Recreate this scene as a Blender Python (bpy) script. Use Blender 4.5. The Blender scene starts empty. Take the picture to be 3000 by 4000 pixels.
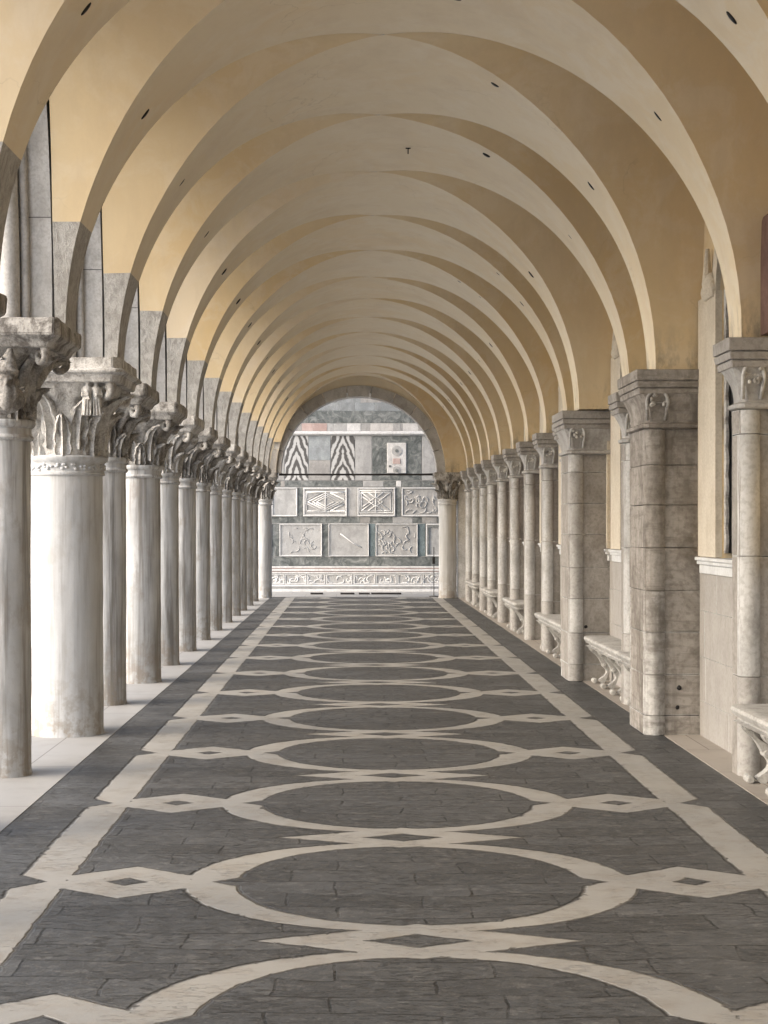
import bpy, bmesh, math, random
from mathutils import Vector, Matrix, noise
R = math.radians
C = bpy.context.scene.collection
scn = bpy.context.scene

# ---------------------------------------------------------------- camera
cam_d = bpy.data.cameras.new('camera'); cam = bpy.data.objects.new('camera', cam_d); C.objects.link(cam)
cam.location = (0, 0, 2.0); cam.rotation_euler = (R(90), 0, 0)
cam_d.sensor_width = 36; cam_d.lens = 36 * 3450 / 2212
cam_d.shift_x = 69.5 / 2212; cam_d.shift_y = 32 / 2212
cam_d.clip_start = .05; cam_d.clip_end = 3000
scn.camera = cam
# ---------------------------------------------------------------- light
w = bpy.data.worlds.new('World'); scn.world = w; w.use_nodes = True
nt = w.node_tree; nt.nodes.clear()
sky = nt.nodes.new('ShaderNodeTexSky'); sky.sky_type = 'NISHITA'; sky.sun_disc = False
sky.sun_elevation = R(30); sky.sun_rotation = R(250); sky.dust_density = 4; sky.air_density = 1.0; sky.ozone_density = 1.0
hs = nt.nodes.new('ShaderNodeHueSaturation'); hs.inputs['Saturation'].default_value = 1.0
bg = nt.nodes.new('ShaderNodeBackground'); bg.inputs[1].default_value = .15
wo = nt.nodes.new('ShaderNodeOutputWorld')
nt.links.new(sky.outputs[0], hs.inputs['Color']); nt.links.new(hs.outputs[0], bg.inputs[0]); nt.links.new(bg.outputs[0], wo.inputs[0])
sun_d = bpy.data.lights.new('sun', 'SUN'); sun = bpy.data.objects.new('sun', sun_d); C.objects.link(sun)
sun_d.energy = .95; sun_d.angle = R(70); sun_d.color = (.84, .92, 1)
az, el = R(250), R(30)       # clockwise from +Y
sv = Vector((math.sin(az) * math.cos(el), math.cos(az) * math.cos(el), math.sin(el)))
sun.rotation_euler = sv.to_track_quat('Z', 'Y').to_euler()
scn.view_settings.view_transform = 'Standard'; scn.view_settings.look = 'None'
scn.view_settings.exposure = 1.48; scn.view_settings.gamma = 1
scn.cycles.max_bounces = 10; scn.cycles.diffuse_bounces = 7

# ---------------------------------------------------------------- measures (metres)
D = 2.567
def yn(n):                       # position of support line n along the walk
    if n <= 9: return 12.90 + D * n
    return {10: 38.2, 11: 40.6, 12: 42.9, 13: 44.95}[n]
FIRST, LAST = -5, 13
XC, ZS, HB = .288, 3.5, .22      # vault axis, springing height, half width of a transverse rib
XWALL, XARC = 3.34, -2.36
def xr(n): return {1: 2.90, 3: 2.90, 13: 2.62}.get(n, 3.10)
def xl(n): return -2.33 if n < 0 else -2.275 if n == 0 else -2.24 if n < 13 else -2.12
def rise(y): return 2.73 + .13 * min(1, max(0, (24.4 - y) / 10.2))

# ---------------------------------------------------------------- node helper
class G:
    def __init__(s, name):
        s.mat = bpy.data.materials.new(name); s.mat.use_nodes = True
        s.t = s.mat.node_tree; s.t.nodes.clear()
        s.out = s.t.nodes.new('ShaderNodeOutputMaterial'); s.b = s.t.nodes.new('ShaderNodeBsdfPrincipled')
        s.t.links.new(s.b.outputs[0], s.out.inputs[0])
        s.tc = s.t.nodes.new('ShaderNodeTexCoord').outputs['Object']
    def put(s, sock, v):
        if hasattr(v, 'links') or isinstance(v, bpy.types.NodeSocket): s.t.links.new(v, sock)
        elif v is not None:
            if isinstance(v, (tuple, list)) and len(v) == 3 and len(sock.default_value) == 4: v = (*v, 1)
            sock.default_value = v
    def n(s, typ, ins=None, **kw):
        x = s.t.nodes.new(typ)
        for k, v in kw.items(): setattr(x, k, v)
        for k, v in (ins or {}).items(): s.put(x.inputs[k], v)
        return x
    def m(s, op, a, b=None, c=None):
        x = s.t.nodes.new('ShaderNodeMath'); x.operation = op
        for i, v in enumerate((a, b, c)):
            if v is not None: s.put(x.inputs[i], v)
        return x.outputs[0]
    def add(s, a, b): return s.m('ADD', a, b)
    def sub(s, a, b): return s.m('SUBTRACT', a, b)
    def mul(s, a, b): return s.m('MULTIPLY', a, b)
    def div(s, a, b): return s.m('DIVIDE', a, b)
    def mx(s, a, b): return s.m('MAXIMUM', a, b)
    def mn(s, a, b): return s.m('MINIMUM', a, b)
    def ab(s, a): return s.m('ABSOLUTE', a)
    def gt(s, a, b): return s.m('GREATER_THAN', a, b)
    def ss(s, x, lo, hi):           # linear step, clamped
        k = s.n('ShaderNodeMapRange', {0: x, 1: lo, 2: hi, 3: 0.0, 4: 1.0}); return k.outputs[0]
    def xyz(s, v=None):
        return s.n('ShaderNodeSeparateXYZ', {0: v or s.tc}).outputs
    def scale(s, sc, v=None, off=None):
        k = s.n('ShaderNodeMapping', {0: v or s.tc, 3: sc});
        if off is not None: s.put(k.inputs[1], off)
        return k.outputs[0]
    def noise(s, sc, det=4, rough=.55, v=None, dist=0):
        return s.n('ShaderNodeTexNoise', {'Vector': v or s.tc, 'Scale': sc, 'Detail': det, 'Roughness': rough, 'Distortion': dist}).outputs[0]
    def vor(s, sc, v=None, feature='F1'):
        return s.n('ShaderNodeTexVoronoi', {'Vector': v or s.tc, 'Scale': sc}, feature=feature).outputs
    def mix(s, f, a, b, blend='MIX'):
        x = s.t.nodes.new('ShaderNodeMix'); x.data_type = 'RGBA'; x.blend_type = blend
        s.put(x.inputs[0], f); s.put(x.inputs[6], a); s.put(x.inputs[7], b); return x.outputs[2]
    def ramp(s, f, *stops):
        x = s.t.nodes.new('ShaderNodeValToRGB'); s.put(x.inputs[0], f)
        e = x.color_ramp.elements
        while len(e) < len(stops): e.new(.5)
        for i, (p, c) in enumerate(stops): e[i].position = p; e[i].color = (*c, 1) if len(c) == 3 else c
        return x.outputs[0]
    def rand(s): return s.n('ShaderNodeObjectInfo').outputs['Random']
    def shifted(s):                 # object coordinates, moved by a different amount on every object
        r = s.mul(s.rand(), 37.0); k = s.n('ShaderNodeCombineXYZ', {0: r, 1: r, 2: 0.0})
        return s.n('ShaderNodeVectorMath', {0: s.tc, 1: k.outputs[0]}, operation='ADD').outputs[0]
    def attr(s, name='tone'): return s.n('ShaderNodeAttribute', attribute_name=name).outputs['Fac']
    def fin(s, col, rough=.8, h=None, bump=.3, dist=.01, spec=.3):
        s.put(s.b.inputs['Base Color'], col); s.put(s.b.inputs['Roughness'], rough); s.b.inputs['Specular IOR Level'].default_value = spec
        if h is not None:
            k = s.n('ShaderNodeBump', {'Strength': bump, 'Distance': dist, 'Height': h}); s.t.links.new(k.outputs[0], s.b.inputs['Normal'])
        return s.mat

M = {}
def plaster(name, base, warm, pale, dark):
    g = G(name)
    big = g.noise(.55, 5, .6); mid = g.noise(2.2, 6, .65, dist=.6); fine = g.noise(60, 3)
    c = g.mix(g.ss(big, .43, .57), base, warm)
    c = g.mix(g.mul(g.rand(), .38), c, pale)
    c = g.mix(g.mul(g.ss(mid, .48, .60), .6), c, pale)
    c = g.mix(g.mul(g.ss(g.noise(1.3, 7, .7, v=g.scale((1, 1, .5))), .50, .64), .40), c, dark)
    c = g.mix(g.mul(g.ss(fine, .3, .7), .10), c, dark)
    ck = g.n('ShaderNodeTexVoronoi', {'Vector': g.n('ShaderNodeVectorMath', {0: g.tc, 1: g.n('ShaderNodeTexNoise', {'Vector': g.tc, 'Scale': 1.6, 'Detail': 5.0}).outputs[1]}, operation='ADD').outputs[0], 'Scale': .42}, feature='DISTANCE_TO_EDGE').outputs[0]
    c = g.mix(g.mul(g.mul(g.ss(ck, .0035, .001), g.ss(g.noise(.8, 3), .48, .58)), .16), c, (.2, .16, .11))
    drip = g.noise(1.0, 5, .65, v=g.scale((5, 5, .4))); c = g.mix(g.mul(g.ss(drip, .52, .66), .22), c, dark)
    damp = g.mul(g.ss(g.xyz()[2], 3.95, 3.5), g.ss(g.noise(4.5, 6, .7, v=g.scale((1, 1, .45))), .46, .60))
    c = g.mix(g.mul(damp, .75), c, (.20, .18, .155))
    return g.fin(c, .92, g.add(g.mul(mid, .8), g.mul(fine, .1)), .25, .012, .15)
M['ochre'] = plaster('ochre_plaster', (.64, .52, .335), (.62, .475, .27), (.68, .585, .43), (.53, .425, .285))
M['ochre_pale'] = plaster('faded_ochre_plaster', (.67, .57, .415), (.65, .535, .355), (.70, .62, .50), (.56, .47, .345))
M['cream'] = plaster('cream_plaster', (.72, .645, .505), (.71, .61, .445), (.74, .68, .565), (.62, .54, .42))
M['wallplaster'] = plaster('pale_wall_plaster', (.50, .45, .38), (.5, .42, .32), (.56, .52, .46), (.36, .31, .25))

def shaft_stone(name, lo, hi, streak, amount):
    g = G(name); v = g.shifted()
    cloud = g.noise(1.6, 5, .6, v=v)
    st = g.noise(1.0, 6, .62, v=g.scale((7, 7, .35), v), dist=.4)
    st2 = g.noise(1.0, 5, .6, v=g.scale((22, 22, .8), v))
    z = g.xyz()[2]
    c = g.mix(g.ss(cloud, .35, .65), lo, hi)
    c = g.mix(g.mul(g.ss(st, .48, .64), amount), c, streak)
    c = g.mix(g.mul(g.ss(st2, .53, .66), amount * .7), c, (.20, .18, .16))
    foot = g.mul(g.ss(z, .75, .0), g.ss(g.noise(7, 6, .7, v=v), .45, .56))
    c = g.mix(g.mul(foot, .65), c, (.27, .22, .165))
    blot = g.ss(g.noise(2.6, 6, .7, v=g.scale((1, 1, .6), v)), .54, .64)
    c = g.mix(g.mul(blot, amount * .6), c, (.30, .265, .23))
    return g.fin(c, .62, g.add(g.noise(9, 6, .65, v=v), g.mul(g.noise(70, 3, v=v), .25)), .22, .012, .35)
M['shaft'] = shaft_stone('white_column_stone', (.43, .435, .438), (.58, .588, .592), (.19, .178, .165), .9)
M['shaft_clean'] = shaft_stone('pale_column_stone', (.475, .485, .493), (.55, .56, .568), (.30, .285, .265), .45)
def rough_stone(name, a, b, dark, stain=.6, sc=1.0, bump=.35, ridge=0):
    g = G(name); v = g.shifted(); t = g.attr()
    n1 = g.noise(1.8 * sc, 6, .65, v=v); n2 = g.noise(5 * sc, 7, .72, v=g.scale((1, 1, .6), v), dist=.5); n3 = g.noise(38 * sc, 4, .6, v=v)
    c = g.mix(g.ss(n1, .35, .65), a, b)
    c = g.mix(g.mul(g.ss(n2, .46, .62), stain), c, dark)
    c = g.mix(g.mul(g.ss(n3, .47, .62), .35), c, dark)
    c = g.mix(g.ss(t, 0.0, 1.0), c, g.mix(1.0, c, (.62, .58, .54), 'MULTIPLY'))
    h = g.add(g.add(n2, g.mul(n3, .3)), g.mul(n1, .5))
    if ridge:
        rg = g.noise(1.0, 5, .7, v=g.scale((1.6, 1.6, 15), v)); h = g.add(h, g.mul(rg, ridge)); c = g.mix(g.mul(g.ss(rg, .52, .64), .45), c, dark)
        st = g.noise(1.0, 5, .65, v=g.scale((6, 6, .5), v)); c = g.mix(g.mul(g.ss(st, .50, .62), .35), c, dark)
    return g.fin(c, .85, h, bump, .02, .25)
M['capital'] = rough_stone('weathered_capital_stone', (.45, .437, .41), (.66, .65, .63), (.13, .115, .10), .7, 1.6, .6)
M['capital_dark'] = rough_stone('sooty_capital_stone', (.28, .268, .25), (.52, .508, .485), (.07, .06, .052), .8, 1.6, .6)
M['arch'] = rough_stone('grey_arch_stone', (.47, .467, .458), (.58, .577, .567), (.28, .265, .25), .45, 1.0, .4)
M['spring'] = rough_stone('grey_springer_stone', (.39, .382, .365), (.52, .515, .50), (.21, .20, .185), .6, 3.6, .8)
M['pier'] = rough_stone('stained_pier_stone', (.46, .458, .45), (.60, .60, .595), (.13, .115, .10), .62, .42, .6, 1.4)
M['halfcol'] = rough_stone('warm_grey_stone', (.46, .465, .466), (.575, .58, .582), (.25, .24, .228), .5, .7, .4)
M['bench'] = rough_stone('bench_stone', (.38, .375, .36), (.50, .495, .48), (.17, .16, .145), .45, 1.4, .3)
M['dado'] = rough_stone('pale_dado_stone', (.53, .545, .556), (.60, .615, .626), (.41, .41, .41), .45, .8, .25)
M['red'] = rough_stone('red_marble', (.14, .083, .07), (.20, .125, .105), (.07, .04, .034), .5, 1.4, .2)
M['jamb'] = rough_stone('cream_jamb_stone', (.54, .49, .405), (.60, .555, .475), (.36, .31, .24), .3, 1.0, .2)
M['white'] = rough_stone('white_marble', (.64, .64, .635), (.74, .74, .74), (.42, .415, .41), .45, 1.2, .25)
M['pale'] = rough_stone('grey_white_marble', (.38, .38, .38), (.50, .50, .495), (.26, .258, .255), .5, 1.3, .3)
M['blue'] = rough_stone('blue_grey_marble', (.27, .295, .31), (.40, .43, .445), (.19, .20, .21), .5, 1.0, .25)
M['teal'] = rough_stone('teal_marble', (.13, .165, .175), (.22, .27, .285), (.05, .065, .07), .6, 2.0, .2)
M['pink'] = rough_stone('pink_marble', (.44, .325, .30), (.52, .42, .395), (.36, .27, .25), .5, 1.6, .2)
def green():
    g = G('dark_green_marble')
    n = g.noise(3.2, 8, .72, dist=1.4); k = g.noise(9, 6, .7, dist=1)
    c = g.ramp(n, (.34, (.07, .078, .078)), (.48, (.14, .152, .15)), (.58, (.22, .23, .225)), (.72, (.36, .365, .355)))
    c = g.mix(g.mul(g.ss(k, .6, .7), .5), c, (.36, .37, .36))
    return g.fin(c, .55, n, .15, .01)
M['green'] = green()
def zebra():
    g = G('zebra_book_matched_marble'); x, y, z = g.xyz()
    t = g.attr('axis')                     # panel axis position, stored on the mesh
    u = g.ab(g.sub(x, t)); wv = g.mul(g.sub(g.noise(3.0, 4, .55, v=g.n('ShaderNodeCombineXYZ', {0: u, 1: t, 2: z}).outputs[0]), .5), .55)
    ph = g.add(g.add(g.mul(u, 1.9), g.mul(z, .72)), wv)
    sw = g.m('SINE', g.mul(ph, 17.0))
    c = g.mix(g.ss(sw, -.35, .35), (.10, .097, .095), (.50, .50, .495))
    return g.fin(c, .5)
M['zebra'] = zebra()
g = G('iron'); M['iron'] = g.fin(g.mix(g.noise(30), (.012, .012, .012), (.03, .026, .024)), .6)
g = G('dark_glass'); M['dark'] = g.fin((.012, .012, .013), .35)
g = G('grey_metal'); M['metal'] = g.fin((.10, .10, .10), .45)

def paving():
    """trachyte slabs with white stone rings, lozenges and side bands inlaid"""
    g = G('inlaid_paving'); X, Y, Z = g.xyz()
    wob = g.add(g.mul(g.sub(g.noise(5.5, 5, .7), .5), .05), g.mul(g.mx(g.sub(g.noise(13, 4, .6), .56), 0.0), -.16))
    u = g.ab(g.sub(X, .33))
    f = g.m('FRACT', g.div(g.sub(Y, 12.90 - .05), D))
    av = g.ab(g.mul(g.sub(f, .5), D)); wc = g.sub(D / 2, av)
    def ell(a, b, r): return g.mul(g.sub(g.m('SQRT', g.add(g.m('POWER', g.div(u, a), 2.0), g.m('POWER', g.div(av, b), 2.0))), 1.0), r)
    inner = ell(.97, .98, .975); outer = ell(1.27, 1.125, 1.18)
    notch = g.sub(g.mul(g.sub(1.10, u), .75), av)
    ring = g.mn(g.mul(outer, -1.0), g.mn(inner, g.mul(notch, -.8)))
    def rho(a, b, du, dv): return g.mul(g.sub(1.0, g.add(g.div(du, a), g.div(dv, b))), a * b / math.hypot(a, b))
    loz = g.mn(rho(.80, .336, u, wc), g.mul(rho(.24, .117, u, wc), -1.0))
    ua = g.ab(g.sub(u, 1.59))
    arm_h = g.mx(.18, g.sub(.41, g.mul(ua, .70)))
    arm = g.mn(g.mn(g.sub(arm_h, av), g.sub(.37, ua)), g.mul(rho(.098, .09, ua, av), -1.0))
    strip = g.mn(g.sub(.15, g.ab(g.sub(u, 2.07))), g.sub(av, g.sub(g.mul(u, 1.05), 2.16)))
    sd = g.add(g.mx(g.mx(ring, loz), g.mx(arm, strip)), wob)
    white = g.gt(sd, 0.0)
    joint = g.sub(1.0, g.ss(g.ab(sd), .006, .016))
    # dark slabs laid in long courses across the walk
    bv = g.n('ShaderNodeCombineXYZ', {0: g.add(X, g.mul(g.noise(1.4, 4, .6), .16)), 1: g.add(Y, g.add(g.mul(g.noise(2.2, 5, .6), .09), g.mul(g.noise(.9, 2, .5), .34))), 2: 0.0}).outputs[0]
    br = g.n('ShaderNodeTexBrick', {'Vector': bv, 'Color1': (.2, .2, .2, 1), 'Color2': (.8, .8, .8, 1), 'Mortar': (0, 0, 0, 1), 'Scale': 1.0, 'Mortar Size': .008,
        'Mortar Smooth': .3, 'Bias': 0.0, 'Brick Width': .72, 'Row Height': .27}, offset=.37, squash=1.0)
    tone = g.n('ShaderNodeSeparateColor', {0: br.outputs[0]}).outputs[0]; gap = br.outputs[1]
    n1 = g.noise(1.3, 6, .65); n2 = g.noise(9, 7, .72, v=g.scale((.9, 1.1, 1))); n3 = g.noise(90, 3, .6)
    dk = g.mix(g.ss(tone, .15, .85), (.032, .0335, .035), (.094, .098, .102))
    dk = g.mix(g.mul(g.ss(n1, .42, .60), .4), dk, (.080, .083, .085))
    dk = g.mix(g.mul(g.ss(n2, .48, .62), .5), dk, (.021, .0205, .020))
    dk = g.mix(g.mul(g.ss(g.noise(7, 7, .8, v=g.scale((.7, 1.3, 1))), .54, .62), .65), dk, (.155, .152, .145))
    pit = g.mul(g.ss(g.noise(24, 5, .75, v=g.scale((.5, 1.4, 1))), .54, .60), g.ss(g.noise(2.0, 4), .42, .56))
    dk = g.mix(g.mul(pit, .85), dk, (.022, .021, .020))
    fl = g.noise(13, 7, .85)
    dk = g.mix(g.mul(g.ss(fl, .56, .62), .8), dk, (.19, .19, .185))
    dk = g.mix(g.mul(g.ss(fl, .43, .36), .7), dk, (.018, .018, .017))
    dk = g.mix(g.mul(g.ss(n3, .40, .62), .35), dk, (.10, .103, .105))
    gk = g.mul(gap, g.ss(g.noise(3.1, 4, .7), .45, .55))
    dk = g.mix(g.mul(gk, .8), dk, (.010, .010, .010))
    far = g.noise(.7, 4)
    wt = g.mix(g.ss(far, .38, .62), (.30, .297, .285), (.345, .335, .31))
    wt = g.mix(g.mul(g.ss(g.noise(4, 6, .7), .46, .62), .5), wt, (.25, .225, .19))
    wt = g.mix(g.mul(g.ss(n3, .4, .8), .2), wt, (.40, .38, .35))
    c = g.mix(white, dk, wt); c = g.mix(g.mul(joint, .72), c, (.03, .028, .026))
    hgt = g.add(g.add(g.mul(g.sub(n2, pit), g.sub(1.0, g.mul(white, .8))), g.mul(g.mul(g.sub(1.0, gk), .6), g.sub(1.0, white))), g.add(g.mul(white, .85), g.mul(g.mul(joint, -.5), 1.0)))
    hgt = g.add(hgt, g.mul(g.mul(tone, .25), g.sub(1.0, white)))
    rough = g.add(.32, g.mul(n1, .3))
    return g.fin(c, rough, hgt, 1.0, .02, .4)
M['paving'] = paving()
def flag(name, a, b, d, w_, h_):
    g = G(name)
    br = g.n('ShaderNodeTexBrick', {'Vector': g.tc, 'Color1': (.2, .2, .2, 1), 'Color2': (.8, .8, .8, 1), 'Mortar': (0, 0, 0, 1), 'Scale': 1.0, 'Mortar Size': .006,
        'Brick Width': w_, 'Row Height': h_}, offset=.5)
    tone = g.n('ShaderNodeSeparateColor', {0: br.outputs[0]}).outputs[0]
    c = g.mix(tone, a, b); n = g.noise(2.2, 7, .7)
    c = g.mix(g.mul(g.ss(n, .48, .72), .5), c, d); c = g.mix(g.mul(br.outputs[1], .6), c, (.1, .09, .08))
    return g.fin(c, .6, g.add(g.mul(br.outputs[1], -.5), g.mul(n, .5)), .25, .01)
M['kerb'] = flag('pale_stone_paving', (.30, .296, .288), (.36, .355, .345), (.24, .23, .215), .9, 1.9)
M['kerb_in'] = flag('warm_stone_paving', (.33, .298, .262), (.40, .367, .33), (.25, .22, .19), .8, 1.3)
M['square'] = flag('square_paving', (.50, .50, .50), (.57, .57, .565), (.42, .418, .415), .9, .45)

# ---------------------------------------------------------------- mesh helpers
def obj(name, bm, mat, parent=None, smooth=False, loc=None):
    me = bpy.data.meshes.new(name); bm.normal_update(); bm.to_mesh(me); bm.free()
    if mat: me.materials.append(M[mat] if isinstance(mat, str) else mat)
    if smooth: me.polygons.foreach_set('use_smooth', [True] * len(me.polygons))
    o = bpy.data.objects.new(name, me); C.objects.link(o)
    if parent: o.parent = parent
    if loc: o.location = loc
    return o
def tag(o, label, cat, group=None):
    o['label'] = label; o['category'] = cat; o['kind'] = 'thing'
    if group: o['group'] = group
    return o
def thing(name, label, cat, loc=(0, 0, 0), group=None):
    o = bpy.data.objects.new(name, None); C.objects.link(o); o.location = loc
    return tag(o, label, cat, group)
def struct(name, bm, mat):
    o = obj(name, bm, mat); o['kind'] = 'structure'; return o
def autosmooth(o, ang=35):
    me = o.data; me.polygons.foreach_set('use_smooth', [True] * len(me.polygons)); me.set_sharp_from_angle(angle=R(ang)); return o
def copy_tree(o, parent=None):
    c = o.copy(); C.objects.link(c)
    if parent: c.parent = parent
    for ch in list(o.children): copy_tree(ch, c)
    return c
def B(): return bmesh.new()
def box(bm, x0, x1, y0, y1, z0, z1, bev=0, seg=2, tone=None):
    r = bmesh.ops.create_cube(bm, size=1); vs = r['verts']
    for v in vs: v.co = Vector((x0 + (v.co.x + .5) * (x1 - x0), y0 + (v.co.y + .5) * (y1 - y0), z0 + (v.co.z + .5) * (z1 - z0)))
    fs = set(f for v in vs for f in v.link_faces)
    if bev:
        es = list(set(e for v in vs for e in v.link_edges))
        rr = bmesh.ops.bevel(bm, geom=es, offset=bev, segments=seg, affect='EDGES', profile=.6)
        fs = set(rr['faces']) | set(f for f in fs if f.is_valid)
    if tone is not None: paint(bm, fs, tone)
    return fs
def paint(bm, faces, t, name='tone'):
    L = bm.loops.layers.float_color.get(name) or bm.loops.layers.float_color.new(name)
    for f in faces:
        if f.is_valid:
            for l in f.loops: l[L] = (t, t, t, 1)
def lathe(bm, prof, cx=0, cy=0, seg=64, a0=0, a1=360, fn=None, cap=False):
    full = abs(a1 - a0) >= 360; N = seg if full else seg + 1
    rows = []
    for (r, z) in prof:
        row = []
        for i in range(N):
            a = R(a0 + (a1 - a0) * i / seg); rr = r + (fn(a, z) if fn else 0)
            row.append(bm.verts.new((cx + rr * math.cos(a), cy + rr * math.sin(a), z)))
        rows.append(row)
    fs = []
    for j in range(len(rows) - 1):
        for i in range(seg):
            k = (i + 1) % N
            fs.append(bm.faces.new((rows[j][i], rows[j][k], rows[j + 1][k], rows[j + 1][i])))
    if cap:
        fs.append(bm.faces.new(rows[-1])); fs.append(bm.faces.new(rows[0][::-1]))
    return fs
def grid(bm, pts, flip=False):
    vs = [[bm.verts.new(p) for p in row] for row in pts]; fs = []
    for j in range(len(vs) - 1):
        for i in range(len(vs[0]) - 1):
            q = (vs[j][i], vs[j][i + 1], vs[j + 1][i + 1], vs[j + 1][i])
            if len({tuple(v.co) for v in q}) < 3: continue
            fs.append(bm.faces.new(q[::-1] if flip else q))
    return fs
def tube(bm, pts, r, seg=10):
    rows = []
    for i, p in enumerate(pts):
        t = (Vector(pts[min(i + 1, len(pts) - 1)]) - Vector(pts[max(i - 1, 0)])).normalized()
        a = t.orthogonal().normalized() if i == 0 else (a - t * a.dot(t)).normalized()
        b = t.cross(a); rr = r[i] if isinstance(r, (list, tuple)) else r
        rows.append([bm.verts.new(Vector(p) + a * math.cos(2 * math.pi * k / seg) * rr + b * math.sin(2 * math.pi * k / seg) * rr) for k in range(seg)])
    for j in range(len(rows) - 1):
        for k in range(seg): bm.faces.new((rows[j][k], rows[j][(k + 1) % seg], rows[j + 1][(k + 1) % seg], rows[j + 1][k]))
    bm.faces.new(rows[0][::-1]); bm.faces.new(rows[-1])
def prism(bm, poly, axis, a0, a1):
    """polygon of 2-d points extruded along an axis ('x': points are y,z; 'y': points are x,z)"""
    def P(p, a): return (a, p[0], p[1]) if axis == 'x' else (p[0], a, p[1])
    A = [bm.verts.new(P(p, a0)) for p in poly]; Bv = [bm.verts.new(P(p, a1)) for p in poly]
    n = len(poly)
    fs = [bm.faces.new(A), bm.faces.new(Bv[::-1])]
    for i in range(n): fs.append(bm.faces.new((A[i], Bv[i], Bv[(i + 1) % n], A[(i + 1) % n])))
    bmesh.ops.recalc_face_normals(bm, faces=fs); return fs
def ball(bm, c, r, sub=2):
    m = Matrix.Translation(c) @ Matrix.Diagonal((*r, 1) if isinstance(r, (tuple, list)) else (r, r, r, 1))
    return bmesh.ops.create_icosphere(bm, subdivisions=sub, radius=1, matrix=m)['verts']
def roughen(bm, amt, sc, seed=0, verts=None):
    off = Vector((seed * 7.3, seed * 3.1, seed * 1.7)); bm.normal_update()
    for v in (verts or bm.verts):
        n = noise.fractal(v.co * sc + off, .9, 2.0, 4)
        v.co += v.normal * n * amt

# ---------------------------------------------------------------- ground
bm = B(); s = 900
grid(bm, [[(-s, -s, -.06), (s, -s, -.06)], [(-s, s, -.06), (s, s, -.06)]]); struct('ground', bm, 'square')
YE = yn(13) + .55
bm = B(); box(bm, XARC + .06, 2.99, -8, YE, -.058, 0); struct('pavement', bm, 'paving')
bm = B(); box(bm, -4.6, XARC + .0585, -8, YE + .2, -.056, .004); struct('pavement_edge', bm, 'kerb')
bm = B(); box(bm, 2.9915, XWALL + .5, -8, YE, -.056, .004); struct('pavement_border', bm, 'kerb_in')
bm = B(); box(bm, -30, 14, YE + .2015, 58, -.056, -.006); struct('pavement_forecourt', bm, 'kerb')

# ---------------------------------------------------------------- vaulted ceiling
vault = thing('vaulted_ceiling', 'long plastered groin vault with cream ribs and ochre webs over the whole walk', 'vaulted ceiling')
def zarc(y, s): return ZS + rise(y) * math.sqrt(max(0, 1 - s * s))
def mid(n): return (yn(n) + yn(n + 1)) / 2            # bay n .. n+1
def hw(n): return (yn(n + 1) - yn(n)) / 2 - HB
SPLIT = .947
def rib_rows(n, ss_, K=14):
    rows = []
    for s_ in ss_:
        a = (xr(n) - XC) if s_ >= 0 else (XC - xl(n)); x = XC + a * s_; q = abs(s_)
        ya = mid(n - 1) + hw(n - 1) * q if n > FIRST else yn(n) - HB
        yb = mid(n) - hw(n) * q if n < LAST else yn(n)
        rows.append([(x, ya + (yb - ya) * k / K, zarc(ya + (yb - ya) * k / K, s_)) for k in range(K + 1)])
    return rows
def sspan(a, b, N): 
    pa, pb = math.asin(a), math.asin(b); return [math.sin(pa + (pb - pa) * i / N) for i in range(N + 1)]
def web_rows(n, side, q0, q1, N=40, K=8):
    rows = []
    for q in sspan(q0, q1, N):
        m_ = n if q < 0 else n + 1
        xe = (XC + (xr(m_) - XC) * abs(q)) if side > 0 else (XC - (XC - xl(m_)) * abs(q))
        xo = XWALL + .05 if side > 0 else XARC
        y = mid(n) + hw(n) * q
        rows.append([(xe + (xo - xe) * k / K, y, zarc(y, abs(q))) for k in range(K + 1)])
    return rows
def uneven(bm):
    for v in bm.verts:
        q = v.co.copy(); v.co += Vector((noise.noise(q * .8) * .014, noise.noise(q * .9 + Vector((9, 3, 1))) * .022, noise.noise(q * .7 + Vector((2, 8, 5))) * .020))
    return bm
for n in range(FIRST, LAST + 1):
    lo = -SPLIT if n < LAST else -1
    bm = B(); grid(bm, rib_rows(n, sspan(lo, 1, 72)))
    rb = obj('rib', uneven(bm), 'cream', vault, smooth=True)
    if n >= -1:                                          # the small slots left for scaffold poles
        for s_ in (.775, -.765):
            a = (xr(n) - XC) if s_ >= 0 else (XC - xl(n)); x = XC + a * s_; z = zarc(yn(n), s_)
            t = Vector((a, 0, -rise(yn(n)) * s_ / math.sqrt(1 - s_ * s_))).normalized(); nr = Vector((-t.z, 0, t.x)) if s_ > 0 else Vector((-t.z, 0, t.x))
            yo = yn(n) + random.Random(n * 3 + int(s_ > 0)).uniform(-.05, .05)
            bm = B(); ball(bm, (0, 0, 0), (.055, .020, .012), 2)
            o = obj('slot', bm, 'dark', rb, smooth=True); o.location = (x, yo, z); o.rotation_euler = (0, -math.atan2(t.z, t.x), 0)
    if n < LAST:
        for side in (1, -1):
            bm = B()
            if side > 0: grid(bm, web_rows(n, 1, -1, 1), True)
            else: grid(bm, web_rows(n, -1, -SPLIT, SPLIT))
            obj('web', uneven(bm), 'ochre_pale' if n in (-2, 2, 6, 9) and side < 0 else 'ochre', vault, smooth=True)
        bm = B()                                         # grey stone springing above each left column
        grid(bm, rib_rows(n, sspan(-1, -SPLIT, 8)))
        if n > FIRST: grid(bm, web_rows(n - 1, -1, SPLIT, 1, 8))
        grid(bm, web_rows(n, -1, -1, -SPLIT, 8))
        obj('springer', uneven(bm), 'spring', vault, smooth=True)
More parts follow.
